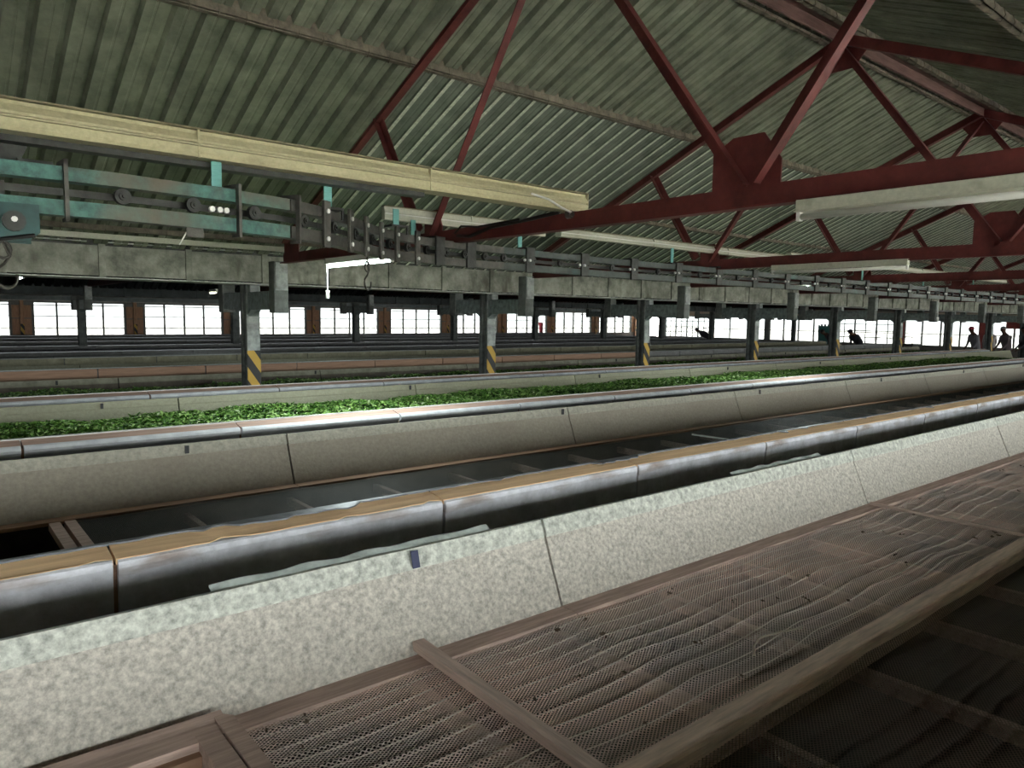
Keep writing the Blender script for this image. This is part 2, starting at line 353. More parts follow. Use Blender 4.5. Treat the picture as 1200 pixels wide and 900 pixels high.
# gutter beams between the bays
def gutter(name, label, y0, y1, m, lip, upto=XR):  # lip colours the bottom flange and the added light dashes
    g = thing(name, label, 'beam', (XL, y0, Z(.31)), group=None)
    off = (-XL, -y0, -Z(.31)); seg = .745; x = .62 - seg * 10
    prof = [(y0, Z(.31)), (y1, Z(.31)), (y1, Z(.60)), (y0, Z(.60))]
    i = 0
    while x < upto:
        build('gutter_segment', MB().box(x + .012, min(x + seg - .012, XR), y0, y1, Z(.315), Z(.585)), m, g, loc=off)
        build('joint_rib', MB().box(x - .028, x + .028, y0 - .022, y1, Z(.305), Z(.60)), m, g, loc=off)
        build('gap_light_dash', MB().box(x + .05, x + seg - .12, y0 - .035, y0 + .05, Z(.612), Z(.622)), lip, g, loc=off)  # added slips standing for dashes of light above the beam
        x += seg; i += 1
    if y0 < 8: build('light_stop_strip', MB().box(XL, XR, y0 + .005, y0 + .018, Z(.56), Z(.665)), steel, g, loc=off)  # added strip that blocks sky light under the sheet ribs
    build('bottom_flange', MB().box(XL, XR, y0 - .03, y1 + .03, Z(.292), Z(.302)), lip, g, loc=off)
    return g
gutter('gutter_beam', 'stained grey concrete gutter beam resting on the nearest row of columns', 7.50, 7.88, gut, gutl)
gutter('gutter_beam', 'dark gutter beam on the second row of columns, deep in the hall', 17.45, 17.95, mat('unlit_gutter', (.05, .058, .062), .8, noise=(6, .7, 1.3)), steell)  # shade deep in the hall put into this gutter's colour
gutter('gutter_beam', 'pale grey gutter beam running above the far windows', 27.05, 27.45, mat('pale_gutter', (.22, .25, .26), .8, noise=(6, .8, 1.2)), gutl)
struct('trim_1', MB().box(XL, XR, YN + .05, -1.6, Z(.38), Z(.62)).mesh('trim_1', gut))

# ------------------------------------------------------------------ trusses
def make_truss(label, group, x, yc, hs, m, full=True):
    t = thing('roof_truss', label, 'truss', (x, yc, Z(.53)), group)
    off = (0, 0, -.53 - H + H)
    def ang(a, b, w, name, wdt=.055, mm=m, sg=1, pl=.0):
        a = Vector((pl, a[0], a[1] - .53)); b = Vector((pl, b[0], b[1] - .53)); d = (b - a).normalized()
        nrm = Vector((0, -d.z, d.y))
        if nrm.z < 0: nrm = -nrm
        mb = MB(); mb.bar(a, b, .008, w, up=nrm)
        o = nrm * (-w / 2 if sg > 0 else w / 2)
        mb.bar(a + o + Vector((-wdt / 2 + .004, 0, 0)), b + o + Vector((-wdt / 2 + .004, 0, 0)), wdt, .008, up=nrm)
        return build(name, mb, mm, t)
    ang((-hs - .12, .53), (hs + .12, .53), .095, 'bottom_chord', .07)
    zr = lambda d: 2.33 - .425 * d
    for s in (-1, 1):
        ang((0, zr(0)), (s * (hs + .05), zr(hs + .05)), .085, 'rafter', .06)
        n1, r1 = s * hs * .33, s * hs * .52
        ang((s * hs * .33, .57), (0, 2.25), .055, 'web_member', .05, sg=s)
        ang((s * hs * (.365 if s > 0 else .345), .60), (s * hs * .52, zr(hs * .52)), .06, 'web_member', .05, truss_m if m is truss_m else m, pl=-.012)
        gw = .17 if s < 0 else .11; gh = 0 if s < 0 else -.07
        gp = [(s * hs * .33 - gw, .54), (s * hs * .33 + gw, .54), (s * hs * .33 + gw, .74 + gh), (s * hs * .33 + gw * .4, .80 + gh), (s * hs * .33 - gw * .5, .80 + gh), (s * hs * .33 - gw, .68 + gh)]
        build('gusset_plate', MB().prism([(p, q - .53) for p, q in gp], 'x', .006, .014), m, t)
        build('gusset_plate', MB().prism([(s * (hs - .22), .0), (s * (hs + .12), .0), (s * (hs + .12), .24), (s * (hs - .22), .30)][::s], 'x', .006, .014), m, t)
    ap = [(-.20, 2.20), (-.10, 2.08), (.10, 2.08), (.20, 2.20), (.05, 2.36), (-.05, 2.36)]
    build('gusset_plate', MB().prism([(p, q - .53) for p, q in ap], 'x', .006, .014), m, t)
    return t
TX = [2.85 + 3.24 * k for k in range(-2, 10)]
ordw = ['first', 'second', 'third', 'fourth', 'fifth', 'sixth', 'seventh', 'eighth', 'ninth', 'tenth', 'eleventh', 'twelfth']
for i, x in enumerate(TX):
    if i < 2: lab, g = 'maroon steel roof truss outside the frame at the near end of the hall', 'trusses at the near end'
    elif i == 2: lab, g = 'nearest maroon roof truss, its wide gusset plate and cables large in the upper right', None
    else: lab, g = '%s maroon roof truss from the camera along the near bay' % ordw[i - 2], None
    make_truss(lab, g, x, 3.1, 3.75, truss_m)
    if i >= 1:
        for yc, hs in ((12.75, 4.15), (22.7, 4.1)):
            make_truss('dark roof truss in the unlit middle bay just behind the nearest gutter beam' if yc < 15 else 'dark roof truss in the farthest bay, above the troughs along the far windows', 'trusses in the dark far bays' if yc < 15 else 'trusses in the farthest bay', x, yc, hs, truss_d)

# ------------------------------------------------------------------ columns
haunch = lambda s: [(s * .08, Z(.215)), (s * .82, Z(.215)), (s * .82, Z(.035)), (s * .17, Z(.03)), (s * .11, Z(-.01)), (s * .08, Z(-.06))]
def col_meshes():
    d = {}
    m = MB()                                # I-section precast shaft
    for a, b in ((-.085, -.035), (.035, .085)): m.box(-.075, .075, a, b, 0, Z(.30))
    m.box(-.03, .03, -.035, .035, 0, Z(.30)); d['shaft'] = m.mesh('shaft', colm, .006)
    d['face'] = MB().box(-.07, .07, -.093, -.085, Z(-.18), Z(-.02)).mesh('paint_plate', coll)
    d['facew'] = MB().box(-.066, .066, -.095, -.086, Z(-.40), Z(-.18)).mesh('paint_plate', coll)
    d['haz'] = MB().box(-.07, .07, -.097, -.086, Z(-1.02), Z(-.40)).mesh('stripe_plate', haz)
    d['box'] = MB().box(-.055, .055, -.16, -.086, Z(.16), Z(.29)).mesh('junction_box', coll, .006)
    d['arm'] = MB().prism(haunch(-1), 'x', -.055, .055).mesh('bracket_arm', brack)
    d['arm2'] = MB().prism(haunch(1), 'x', -.055, .055).mesh('bracket_arm', brack)
    m = MB(); m.box(-.07, .07, -.86, -.72, Z(.0), Z(.50)); d['post'] = m.mesh('truss_seat', colm, .004)
    d['post2'] = MB().box(-.07, .07, .66, .80, Z(.0), Z(.50)).mesh('truss_seat', colm, .004)
    d['plate'] = MB().box(-.06, .06, -.874, -.862, Z(.22), Z(.49)).mesh('white_cover', coll)
    return d
CM = col_meshes()
CX = [2.80 + 3.20 * k for k in range(-2, 10)]
def column(x, y, label, group, full=True):
    c = thing('concrete_column', label, 'column', (x, y, 0), group)
    put('shaft', CM['shaft'], c)
    for k, nm in (('arm', 'bracket_arm'), ('arm2', 'bracket_arm'), ('post', 'truss_seat'), ('post2', 'truss_seat')): put(nm, CM[k], c)
    put('cover_plate', CM['plate'], c, label='pale spotted cover plate')
    if full:
        put('paint_plate', CM['facew'], c); put('stripe_plate', CM['haz'], c, label='yellow and black hazard striped plate'); put('junction_box', CM['box'], c); put('paint_plate', CM['face'], c)
    return c
for i, x in enumerate(CX):
    if i < 2: lab, g = 'concrete column outside the frame on the left', 'columns outside the frame'
    else: lab, g = '%s hazard striped column from the left in the nearest row' % ordw[i - 2], None
    if i == 2: lab = 'nearest concrete column, black and yellow striped foot standing at left behind the leaf trough'
    column(x, 7.78, lab, g)
    column(x, 17.70, ('%s slim grey column from the left in the second row' % ordw[i - 2]) if i > 1 else 'second row column outside the frame on the left', 'second row columns outside the frame' if i < 2 else None, False)

# ------------------------------------------------------------------ withering troughs
P0, PL, NP = -3.22, 2.54, 11
PE = P0 + PL * NP                           # end of the troughs
def seg_prism(prof, L, gap=.004): return MB().prism(prof, 'x', gap, L - gap)
def trough(y0, label, st):
    t = thing('withering_trough', label, 'trough', (P0, y0, 0))
    rz = st.get('rim', -.80); pan, lp, face, top = st['panel'], st['lip'], st['face'], st['top']
    # plinth walls: one on each side, down to the floor
    build('plinth_wall', MB().box(0, PE - P0, .075, .16, 0, Z(rz - .02)), st.get('plinth', timb), t)
    build('plinth_wall', MB().box(0, PE - P0, 2.068, 2.10, 0, Z(-.80)), dkwall, t)
    build('end_wall', MB().box(PE - P0 - .06, PE - P0, .16, 2.066, 0, Z(-1.12)), dkwall, t)
    far = seg_prism([(1.925, Z(-1.105)), (2.034, Z(-.845)), (2.048, Z(-.845)), (2.048, Z(-.86)), (1.945, Z(-1.105))], PL, .006).mesh('side_panel', pan)
    lip = seg_prism([(2.0285, Z(-.852)), (2.0285, Z(-.842)), (2.030, Z(-.837)), (2.052, Z(-.787)), (2.066, Z(-.787)), (2.066, Z(-.85))], PL, .006).mesh('lip_strip', lp)
    near = seg_prism([(.34, Z(-1.105)), (.20, Z(rz - .02)), (.185, Z(rz - .02)), (.32, Z(-1.105))], PL, .004).mesh('inner_panel', pan)
    for k in range(NP):
        put('side_panel', far, t, (k * PL, 0, R_.uniform(-.002, .002)), (R_.uniform(-.0006, .0006), 0, 0))
        put('lip_strip', lip, t, (k * PL, 0, 0)); put('inner_panel', near, t, (k * PL, 0, 0))
        put('joint_clip', CLIP, t, (4.445 + (k - 1) * 3.09, 0, 0)) if 1 < y0 < 9 and k < 8 else None
    fl = PL / 2; f0 = 1.74 - P0 - 4 * fl
    if st['kind'] == 'foil':
        fp = [(.17, Z(rz)), (.058, Z(rz)), (.050, Z(rz - .006)), (.046, Z(rz - .025)), (.050, Z(rz - .06)), (.052, Z(rz - .12)), (.056, Z(rz - .22)), (.062, Z(rz - .34)), (.078, Z(rz - .34)), (.078, Z(rz - .02)), (.17, Z(rz - .02))]
    elif st['kind'] == 'roll':
        fp = [(.085, Z(rz + .003)), (.06, Z(rz + .002)), (.044, Z(rz - .006)), (.034, Z(rz - .020)), (.036, Z(rz - .036)), (.048, Z(rz - .048)), (.064, Z(rz - .053)), (.066, Z(rz - .34)), (.074, Z(rz - .34)), (.078, Z(rz - .02))]
    else:
        fp = [(.074, Z(rz)), (.050, Z(rz)), (.050, Z(rz - .145)), (.074, Z(rz - .145))]
    if st['kind'] == 'foil': fp = fp[1:-1] + [(.10, Z(rz - .02)), (.10, Z(rz))]
    fm = seg_prism(fp, fl, .008).mesh('foil_face', face)
    nf = int((PE - P0) / fl)
    for k in range(nf):
        x = f0 + k * fl - (fl if f0 > fl else 0)
        if x < 0 or x + fl > PE - P0 + .01: continue
        mm = fm
        o = put('rim_facing', mm, t, (x, 0, R_.uniform(-.002, .002)))
        if st['kind'] == 'plank' and 'alt' in st and x + P0 > 11: 
            if 'altm' not in st: st['altm'] = seg_prism(fp, fl, .008).mesh('foil_face', st['alt'])
            o.data = st['altm']
        if st['kind'] == 'foil':
            b = MB(); n = 26; ring = []
            for q in range(n + 1):            # raw board whose front edge is torn where the foil peels
                ring.append((.004 + (fl - .008) * q / n,   .060 + R_.uniform(-.002, .003) + (.03 * max(0, math.sin(q * .7 + k)) if k in (2, 3) and R_.random() < .5 else 0)))
            pts = [(a, bb, Z(rz) + .0035) for a, bb in ring] + [(a, .166, Z(rz) + .022) for a, bb in ring[::-1]]
            nn = len(b.v); b.v += pts; b.f.append(tuple(range(nn, nn + len(pts)))); b.m.append(0)
            b.v += [(p[0], p[1], p[2] - .02) for p in pts]; L = len(pts)
            for q in range(L): b.f.append((nn + q, nn + (q + 1) % L, nn + L + (q + 1) % L, nn + L + q)); b.m.append(0)
            build('rim_board', b, top, t, loc=(x, 0, 0))
            b = MB(); ring = [(.0 + fl * q / 30, .160 + R_.uniform(-.006, .006) - (R_.uniform(.02, .055) if (k == 3 and 9 < q < 22) or (k == 4 and q > 24) or (k == 5 and q < 3) or R_.random() < .03 else 0)) for q in range(31)]
            for q in range(30):
                (a, ya), (c, yc_) = ring[q], ring[q + 1]; zz = Z(rz) + .029
                b.quadbox([(a, ya, zz - .006), (c, yc_, zz - .006), (c, .195, zz - .012), (a, .195, zz - .012), (a, ya, zz), (c, yc_, zz), (c, .195, zz - .004), (a, .195, zz - .004)])
            build('foil_cap', b, foild, t, loc=(x, 0, 0))
        else:
            put('rim_board', st.setdefault('bm', MB().prism([(.078, Z(rz) - .02), (.078, Z(rz) + .002), (.168, Z(rz) + (.024 if st['kind'] == 'roll' else .0)), (.168, Z(rz) - .02)], 'x', .004, fl - .004).mesh('rim_board', top)), t, (x, 0, 0))
            put('rim_edge', st.setdefault('be', MB().box(.0, fl, .167, .195, Z(rz) - .012, Z(rz) + (.031 if st['kind'] == 'roll' else .008)).mesh('rim_edge', st.get('edge', gutl))), t, (x, 0, 0))
    led = seg_prism([(1.845, Z(-1.115)), (1.845, Z(-1.096)), (1.93, Z(-1.096)), (1.93, Z(-1.115))], PL, .003).mesh('ledge_batten', st.get('ledge', timb))
    for k in range(NP): put('ledge_batten', led, t, (k * PL, 0, 0))
    return t
CLIP = MB().box(0, .022, 2.020, 2.030, Z(-.842), Z(-.795)).mesh('joint_clip', mat('dark_clip', (.05, .05, .055), .5))
styles = dict(
    A=dict(kind='foil', panel=asb, lip=lipm, face=foil, top=timo, ledge=timg),
    B=dict(kind='foil', panel=asbB, lip=mat('lip_brown', (.46, .44, .37), .75, noise=(36, .74, 1.2), bump=.5, bscale=60), face=foil, top=timo, ledge=timb),
    C=dict(kind='roll', panel=asbC, lip=asbC, face=mat('foil_roll', (.82, .83, .90), .5, .1, noise=(7, .8, 1.15), bump=.25, bscale=18), top=mat('pinkish_board', (.50, .34, .28), .75, noise=(7, .8, 1.2), stretch=(.4, 6, 6)), edge=mat('white_edge', (.70, .70, .68), .5)),
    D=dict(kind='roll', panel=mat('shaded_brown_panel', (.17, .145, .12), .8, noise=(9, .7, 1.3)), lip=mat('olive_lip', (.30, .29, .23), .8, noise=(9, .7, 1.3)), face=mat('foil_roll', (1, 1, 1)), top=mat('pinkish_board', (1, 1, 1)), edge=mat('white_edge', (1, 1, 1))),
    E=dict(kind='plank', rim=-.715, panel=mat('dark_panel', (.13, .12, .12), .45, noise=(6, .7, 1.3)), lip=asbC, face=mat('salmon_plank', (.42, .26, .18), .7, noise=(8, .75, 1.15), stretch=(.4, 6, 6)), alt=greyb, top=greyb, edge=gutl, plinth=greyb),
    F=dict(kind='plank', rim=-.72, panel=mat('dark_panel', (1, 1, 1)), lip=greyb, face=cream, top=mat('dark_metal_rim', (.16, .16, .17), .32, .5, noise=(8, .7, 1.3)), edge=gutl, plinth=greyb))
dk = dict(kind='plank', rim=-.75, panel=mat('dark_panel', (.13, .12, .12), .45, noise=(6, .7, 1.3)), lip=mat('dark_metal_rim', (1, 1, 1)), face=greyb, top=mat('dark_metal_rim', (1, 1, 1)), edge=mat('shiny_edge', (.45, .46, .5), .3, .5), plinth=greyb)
labs = ['nearest withering trough with brown netting floor and mottled grey fibre-cement side',
        'empty withering trough with peeling foil and bare orange rim board, black inside',
        'withering trough filled with bright green tea leaves behind the orange rimmed one',
        'withering trough whose foil roll rim meets the first row of striped columns',
        'withering trough with salmon-brown plank front just behind the first row of columns',
        'withering trough with cream board front behind the salmon-brown one',
        'dark withering trough directly behind the cream fronted one',
        'dark withering trough at the foot of the second row of columns',
        'dark withering trough third from the far windows', 'dark withering trough second from the far windows', 'dark withering trough closest to the far windows']
TR = []
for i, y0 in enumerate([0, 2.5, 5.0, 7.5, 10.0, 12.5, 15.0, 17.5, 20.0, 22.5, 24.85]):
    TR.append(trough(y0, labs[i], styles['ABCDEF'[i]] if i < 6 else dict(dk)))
# netting floors
thm = mat('pale_fold_line', (.68, .60, .55), .7)
thd = mat('dull_fold_line', (.26, .22, .20), .7)
def netting(t, x0, x1, y0, y1, m, nx, ny, wav=True, z=-1.1, th=False):
    mb = MB(); rr = random.Random(3); ph = [rr.uniform(0, 6.28) for _ in range(40)]
    for i in range(nx + 1):
        x = x0 + (x1 - x0) * i / nx
        for j in range(ny + 1):
            y = y0 + (y1 - y0) * j / ny; zz = z
            if wav:
                zz -= .009 * abs(math.sin(math.pi * (x - .57) / .62)) ** .8
                yy = y + .012 * math.sin(x * 2.1 + y * 3) + .006 * math.sin(x * 5.3 + 2 * y) + .010 * abs(math.sin(math.pi * (x - .57) / .62))
                u = (yy / .078) % 1.0
                zz += .007 * math.exp(-((u - .5) / .085) ** 2) * (.7 + .3 * math.sin(9 * y + x))
                zz += .002 * math.sin(x * 3.1 + 4 * y) * math.sin(y * 6)
            mb.v.append((x - P0, y, Z(zz)))
    for i in range(nx):
        for j in range(ny):
            a = i * (ny + 1) + j; mb.f.append((a, a + ny + 1, a + ny + 2, a + 1)); mb.m.append(0)
    o = build('netting', mb, m, t, smooth=True)
    if wav and th:                          # added pale ribbons standing in for the netting's fold ridges
        tb_ = MB(); k = 0
        for q in range(int((y1 - y0) / .072)):
            pts = []; yb = y0 + .05 + q * .072; na = int(min(7.5, x1 - x0) / .05)
            for i in range(na + 1):
                x = x0 + .02 + i * .05; s_ = abs(math.sin(math.pi * (x - .57) / .62))
                pts.append((x - P0, yb + .010 * math.sin(x * 2.1 + q * .35) + .006 * math.sin(x * 5.3 + q) - .012 * s_, Z(z + .0055 - .009 * s_ ** .8 + .002 * math.sin(7 * x + q))))
            n0 = len(tb_.v)
            for (a, b, c) in pts: tb_.v += [(a, b - .0013, c), (a, b + .0013, c + .0015)]
            for i in range(na): e = n0 + 2 * i; tb_.f.append((e, e + 2, e + 3, e + 1)); tb_.m.append(0)
        build('fold_ribbons', tb_, thm, t, kind='stuff')
    return o
A, B_ = TR[0], TR[1]
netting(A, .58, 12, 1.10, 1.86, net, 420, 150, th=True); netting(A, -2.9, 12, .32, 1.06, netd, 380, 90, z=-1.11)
netting(A, -2.9, .46, 1.12, 1.78, net, 60, 20, z=-1.13)
netting(A, 12, PE - .1, .32, 1.86, net2, 4, 2, False)
netting(B_, .62, PE - .1, .32, 1.86, netb, 300, 40)
for t in TR[4:]: netting(t, P0, PE - .1, .30, 1.9, mat('tray_cover', (.10, .10, .105), .35, .3, noise=(5, .6, 1.4)), 2, 2, False, -1.08)
barm = MB().box(-.017, .017, .30, 1.90, Z(-1.22), Z(-1.170)).mesh('support_bar', timg)
for t, n in ((A, 44), (B_, 44)):
    for k in range(n):
        x = .57 + .62 * k
        if x < PE - .2: put('support_bar', barm, t, (x - P0, 0, 0))
build('centre_rail', MB().box(-P0 - 3.0, PE - P0, 1.052, 1.112, Z(-1.16), Z(-1.078)), timr, A, bevel=.003)
build('rail_batten', MB().box(-P0 - 3.0, PE - P0, 1.036, 1.054, Z(-1.16), Z(-1.088)), timr, A)
build('cross_plank', MB().bar((1.20 - P0, 1.09, Z(-1.072)), (1.225 - P0, 1.94, Z(-1.068)), .042, .028), timx, A)
build('cross_plank', MB().bar((4.36 - P0, 1.09, Z(-1.082)), (4.37 - P0, 1.90, Z(-1.082)), .022, .016), timx, A)
# mitred hatch frame at the lower left
fr = build('hatch_frame', MB().prism([(1.80, Z(-1.125)), (1.80, Z(-1.062)), (1.865, Z(-1.058)), (1.90, Z(-1.05)), (1.915, Z(-1.07)), (1.915, Z(-1.125))], 'x', 0, .585 - P0), timg, A)
build('hatch_frame', MB().box(0, .50 - P0, 1.775, 1.80, Z(-1.13), Z(-1.085)), timb, A)
b = MB(); b.quadbox([(x - P0, y, Z(z)) for z in (-1.125, -1.058) for x, y in ((.50, 1.10), (.556, 1.10), (.556, 1.90), (.50, 1.83))])
build('hatch_frame', b, timg, A)
b = MB(); b.quadbox([(x - P0, y, Z(z)) for z in (-1.125, -1.054) for x, y in ((.562, 1.10), (.605, 1.10), (.605, 1.86), (.562, 1.91))])
build('hatch_frame', b, timg, A)
for x in (.50, .57): build('hatch_slat', MB().box(x - P0, x + .05 - P0, .34, 1.86, Z(-1.14), Z(-1.10)), timg, B_)
build('white_stick', MB().bar((5.65 - P0, .9, Z(-1.075)), (5.6 - P0, 1.6, Z(-1.08)), .018, .012), white, B_, label='white batten lying across the netting')
# taped patch and the strips lying in the gap behind the first trough
tp = thing('tape_patch', 'navy blue tape stuck on the pale lip of the nearest trough', 'tape', (1.255, 2.018, Z(-.835)), me=MB().quadbox and (lambda m: (m.quadbox([(0, 0, -.010), (.028, 0, -.010), (.028, .004, -.010), (0, .004, -.010), (0, .016, .045), (.028, .016, .045), (.028, .020, .045), (0, .020, .045)]), m)[1])(MB()).mesh('tape_patch', tape))
gl = thing('gap_ledge', 'dark ledge filling the narrow gap between the first two troughs', 'ledge', (P0, 2.12, Z(-.98)), me=MB().box(0, PE - P0, 0, .36, -.03, 0).mesh('gap_ledge', wallm))
gp = MB().tube([(0, 2.20, Z(-.93)), (PE - P0, 2.20, Z(-.93))], .016, 8)
thing('conduit_pipe', 'dark conduit running in the gap between the first two troughs', 'pipe', (P0, 0, 0), me=gp.mesh('conduit_pipe', steel, smooth=True))
def filmstrip(x0, x1, y, z, w, label):
    mb = MB(); n = 40
    for i in range(n + 1):
        x = (x1 - x0) * i / n
        for j in range(4):
            s = j / 3; mb.v.append((x, (s - .5) * w + .004 * math.sin(i * .9 + j), .003 * math.sin(i * .7 + j * 2) + s * .02))
    for i in range(n):
        for j in range(3): a = i * 4 + j; mb.f.append((a, a + 4, a + 5, a + 1)); mb.m.append(0)
    return thing('plastic_film', label, 'film', (x0, y, z), me=mb.mesh('plastic_film', film, smooth=True))
filmstrip(.62, 1.62, 2.078, Z(-.795), .03, 'crumpled clear plastic film along the left end of the nearest trough lip')
filmstrip(3.2, 4.1, 2.085, Z(-.80), .035, 'crumpled clear plastic film in the gap right of centre')
# twig and dry bits on the netting
thing('twig', 'thin bent twig lying on the netting of the nearest trough', 'twig', (0, 0, 0), me=MB().tube([(2.06, 1.235, Z(-1.085)), (2.10, 1.262, Z(-1.078)), (2.17, 1.285, Z(-1.075)), (2.27, 1.27, Z(-1.078)), (2.38, 1.245, Z(-1.082))], .004, 5).mesh('twig', twigm))
db = MB(); rr = random.Random(5)
for x, y in [(1.62, 1.42), (1.50, 1.50), (1.78, 1.62), (1.92, 1.60), (2.9, 1.5), (2.55, 1.45), (1.30, 1.47), (.72, 1.78), (.66, 1.80), (.79, 1.79), (.75, 1.76), (4.1, 1.25), (4.2, 1.22), (4.25, 1.2), (3.5, 1.4), (1.9, 1.18), (2.0, 1.4)] + [(.6 + rr.random() * 6, 1.15 + rr.random() * .65) for _ in range(40)]:
    for q in range(3):
        a = rr.uniform(0, 6.28); l = rr.uniform(.004, .013); dx, dy = l * math.cos(a), l * math.sin(a); px, py = x + rr.uniform(-.02, .02), y + rr.uniform(-.012, .012); n = len(db.v); zz = Z(-1.088) + rr.uniform(0, .006)
        db.v += [(px - dx, py - dy, zz), (px + dy * .4, py - dx * .4, zz + .004), (px + dx, py + dy, zz + .002), (px - dy * .4, py + dx * .4, zz - .003)]; db.f.append((n, n + 1, n + 2, n + 3)); db.m.append(0)
o = thing('leaf_debris', 'scattered dry leaf bits on the netting of the nearest trough', 'debris', me=db.mesh('leaf_debris', debm)); o['kind'] = 'stuff'

# ------------------------------------------------------------------ tea leaves
def leaves(name, label, x0, x1, y0, y1, z, n, seed, size=.022, fall=.9, hump=.05):
    rr = random.Random(seed); V = []; F = []
    def hz(x, y):
        e = min(y - y0, y1 - y) / .25
        return z + hump * (min(1, max(0, e)) - 1) * .6 + .016 * math.sin(x * 2.3 + y * 4) + .012 * math.sin(x * 7.1 + 1.3 * y) + .008 * math.sin(x * 17 + y * 11)
    for _ in range(n):
        t = rr.random() ** (1 / fall) if fall < 1 else rr.random()
        x = x0 + (x1 - x0) * rr.random() ** 1.45; y = rr.uniform(y0, y1); s = size * rr.uniform(.7, 1.45) * (1 + .035 * max(0, x - 3))
        a = rr.uniform(0, 6.28); p = rr.uniform(-.7, .9); w = s * rr.uniform(.34, .48); c = Vector((x, y, hz(x, y) + rr.uniform(-.008, .016)))
        d = Vector((math.cos(a) * math.cos(p), math.sin(a) * math.cos(p), math.sin(p))); sd = Vector((-math.sin(a), math.cos(a), rr.uniform(-.6, .6))).normalized(); u = d.cross(sd)
        k = len(V)
        V += [tuple(c - d * s), tuple(c - d * s * .25 + sd * w + u * w * .35), tuple(c + d * s * .4 + sd * w * .85 + u * w * .3), tuple(c + d * s - u * w * .3), tuple(c + d * s * .4 - sd * w * .85 + u * w * .3), tuple(c - d * s * .25 - sd * w + u * w * .35), tuple(c)]
        F += [(k, k + 6, k + 1), (k + 1, k + 6, k + 3, k + 2), (k, k + 5, k + 6), (k + 5, k + 4, k + 3, k + 6)]
    nb = len(V); nx, ny = 160, 12; L0 = len(F)
    for i in range(nx + 1):
        for j in range(ny + 1):
            x = x0 + (x1 - x0) * i / nx; y = y0 + (y1 - y0) * j / ny; V.append((x, y, hz(x, y) - .012))
    for i in range(nx):
        for j in range(ny): a = nb + i * (ny + 1) + j; F.append((a, a + ny + 1, a + ny + 2, a + 1))
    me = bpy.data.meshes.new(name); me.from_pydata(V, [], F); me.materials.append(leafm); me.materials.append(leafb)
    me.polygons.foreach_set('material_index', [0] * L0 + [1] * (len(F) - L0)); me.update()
    o = thing(name, label, 'tea leaves', me=me); o['kind'] = 'stuff'; return o
leaves('tea_leaves', 'thick bed of fresh green tea leaves filling the third trough', -.3, PE - 3.2, 5.27, 6.97, Z(-.90), 62000, 1)
leaves('tea_leaves', 'dark green tea leaves lying behind the foil roll rim by the striped columns', -.3, PE - 1, 7.80, 9.45, Z(-.90), 26000, 2, .024)

# ------------------------------------------------------------------ overhead conveyor
path = [(-2.0, 2.82, .385), (.25, 2.82, .387), (.56, 2.84, .39), (.95, 2.89, .39), (1.22, 2.96, .39), (1.42, 3.07, .39), (1.62, 3.24, .392), (1.82, 3.44, .394), (2.02, 3.62, .396), (2.25, 3.78, .40), (2.55, 3.93, .405), (2.9, 4.05, .41), (3.3, 4.13, .415), (4.0, 4.2, .415), (5.0, 4.24, .415), (30.5, 4.25, .415)]
def sweep(prof, pts):                       # prof: (outward from camera side, up)
    mb = MB(); k = len(prof); P = [Vector((a, b, Z(c))) for a, b, c in pts]
    for i, p in enumerate(P):
        d = (P[min(i + 1, len(P) - 1)] - P[max(i - 1, 0)]); d.z = 0; d.normalize(); n = Vector((-d.y, d.x, 0))
        for q, r in prof: mb.v.append(tuple(p + n * q + Vector((0, 0, r))))
    for i in range(len(P) - 1):
        for j in range(k): a = i * k + j; b = i * k + (j + 1) % k; mb.f.append((a, b, b + k, a + k)); mb.m.append(0)
    mb.f.append(tuple(range(k))); mb.m.append(0); mb.f.append(tuple(range((len(P) - 1) * k, len(P) * k))); mb.m.append(0)
    return mb
def at(s):                                  # point and direction at x = s along the track
    for a, b in zip(path, path[1:]):
        if a[0] <= s <= b[0]:
            t = (s - a[0]) / (b[0] - a[0]); return Vector([a[i] + (b[i] - a[i]) * t for i in range(3)]), math.atan2(b[1] - a[1], b[0] - a[0])
cv = thing('overhead_conveyor', 'teal and rusty overhead conveyor track with chain, curving under the roof', 'conveyor', (-2, 2.82, Z(.385)))
o_ = (2, -2.82, -Z(.385))
up_ = [(-.03, .032), (.028, .032), (.028, .040), (-.022, .040), (-.022, .070), (.028, .070), (.028, .078), (-.03, .078)]
lo_ = [(-.03, -.080), (.028, -.080), (.028, -.072), (-.022, -.072), (-.022, -.038), (.028, -.038), (.028, -.030), (-.03, -.030)]
cut = [p for p in path if p[0] <= 1.23]; mid = [p for p in path if 1.21 <= p[0] <= 3.4]; rest = [p for p in path if p[0] >= 3.2]
for prof in (up_, lo_):
    nm = 'upper_rail' if prof is up_ else 'lower_rail'
    build(nm, sweep(prof, cut), teal, cv, loc=o_, label='worn teal stretch of rail'); build(nm, sweep(prof, mid), steell, cv, loc=o_); build(nm, sweep(prof, rest), tealr, cv, loc=o_)
build('chain_web', sweep([(.004, -.026), (.012, -.026), (.012, .018), (.004, .018)], [p for p in path if p[0] < .42]), steel, cv, loc=o_)
build('chain_web', sweep([(.010, -.012), (.018, -.012), (.018, .012), (.010, .012)], path), steel, cv, loc=o_)
whm = MB().disc((0, -.010, 0), .027, .02, seg=16).disc((0, -.022, 0), .014, .008, seg=12).disc((0, -.028, 0), .006, .006, seg=8).mesh('trolley_wheel', steel)
x = -.2
ws = [.58, .82, 1.06, 1.30] + [1.5 + .2 * i for i in range(9)] + [3.3 + .31 * i for i in range(60)]
for i, x in enumerate(ws):
    p, a = at(x); put('trolley_wheel', whm, cv, (p.x + 2, p.y - 2.82 - .02, p.z - .385), (0, 0, a))
    if i < 6 or i % 2:
        pass
bolt = MB().disc((0, -.05, 0), .011, .012, seg=8).mesh('bolt', brite)
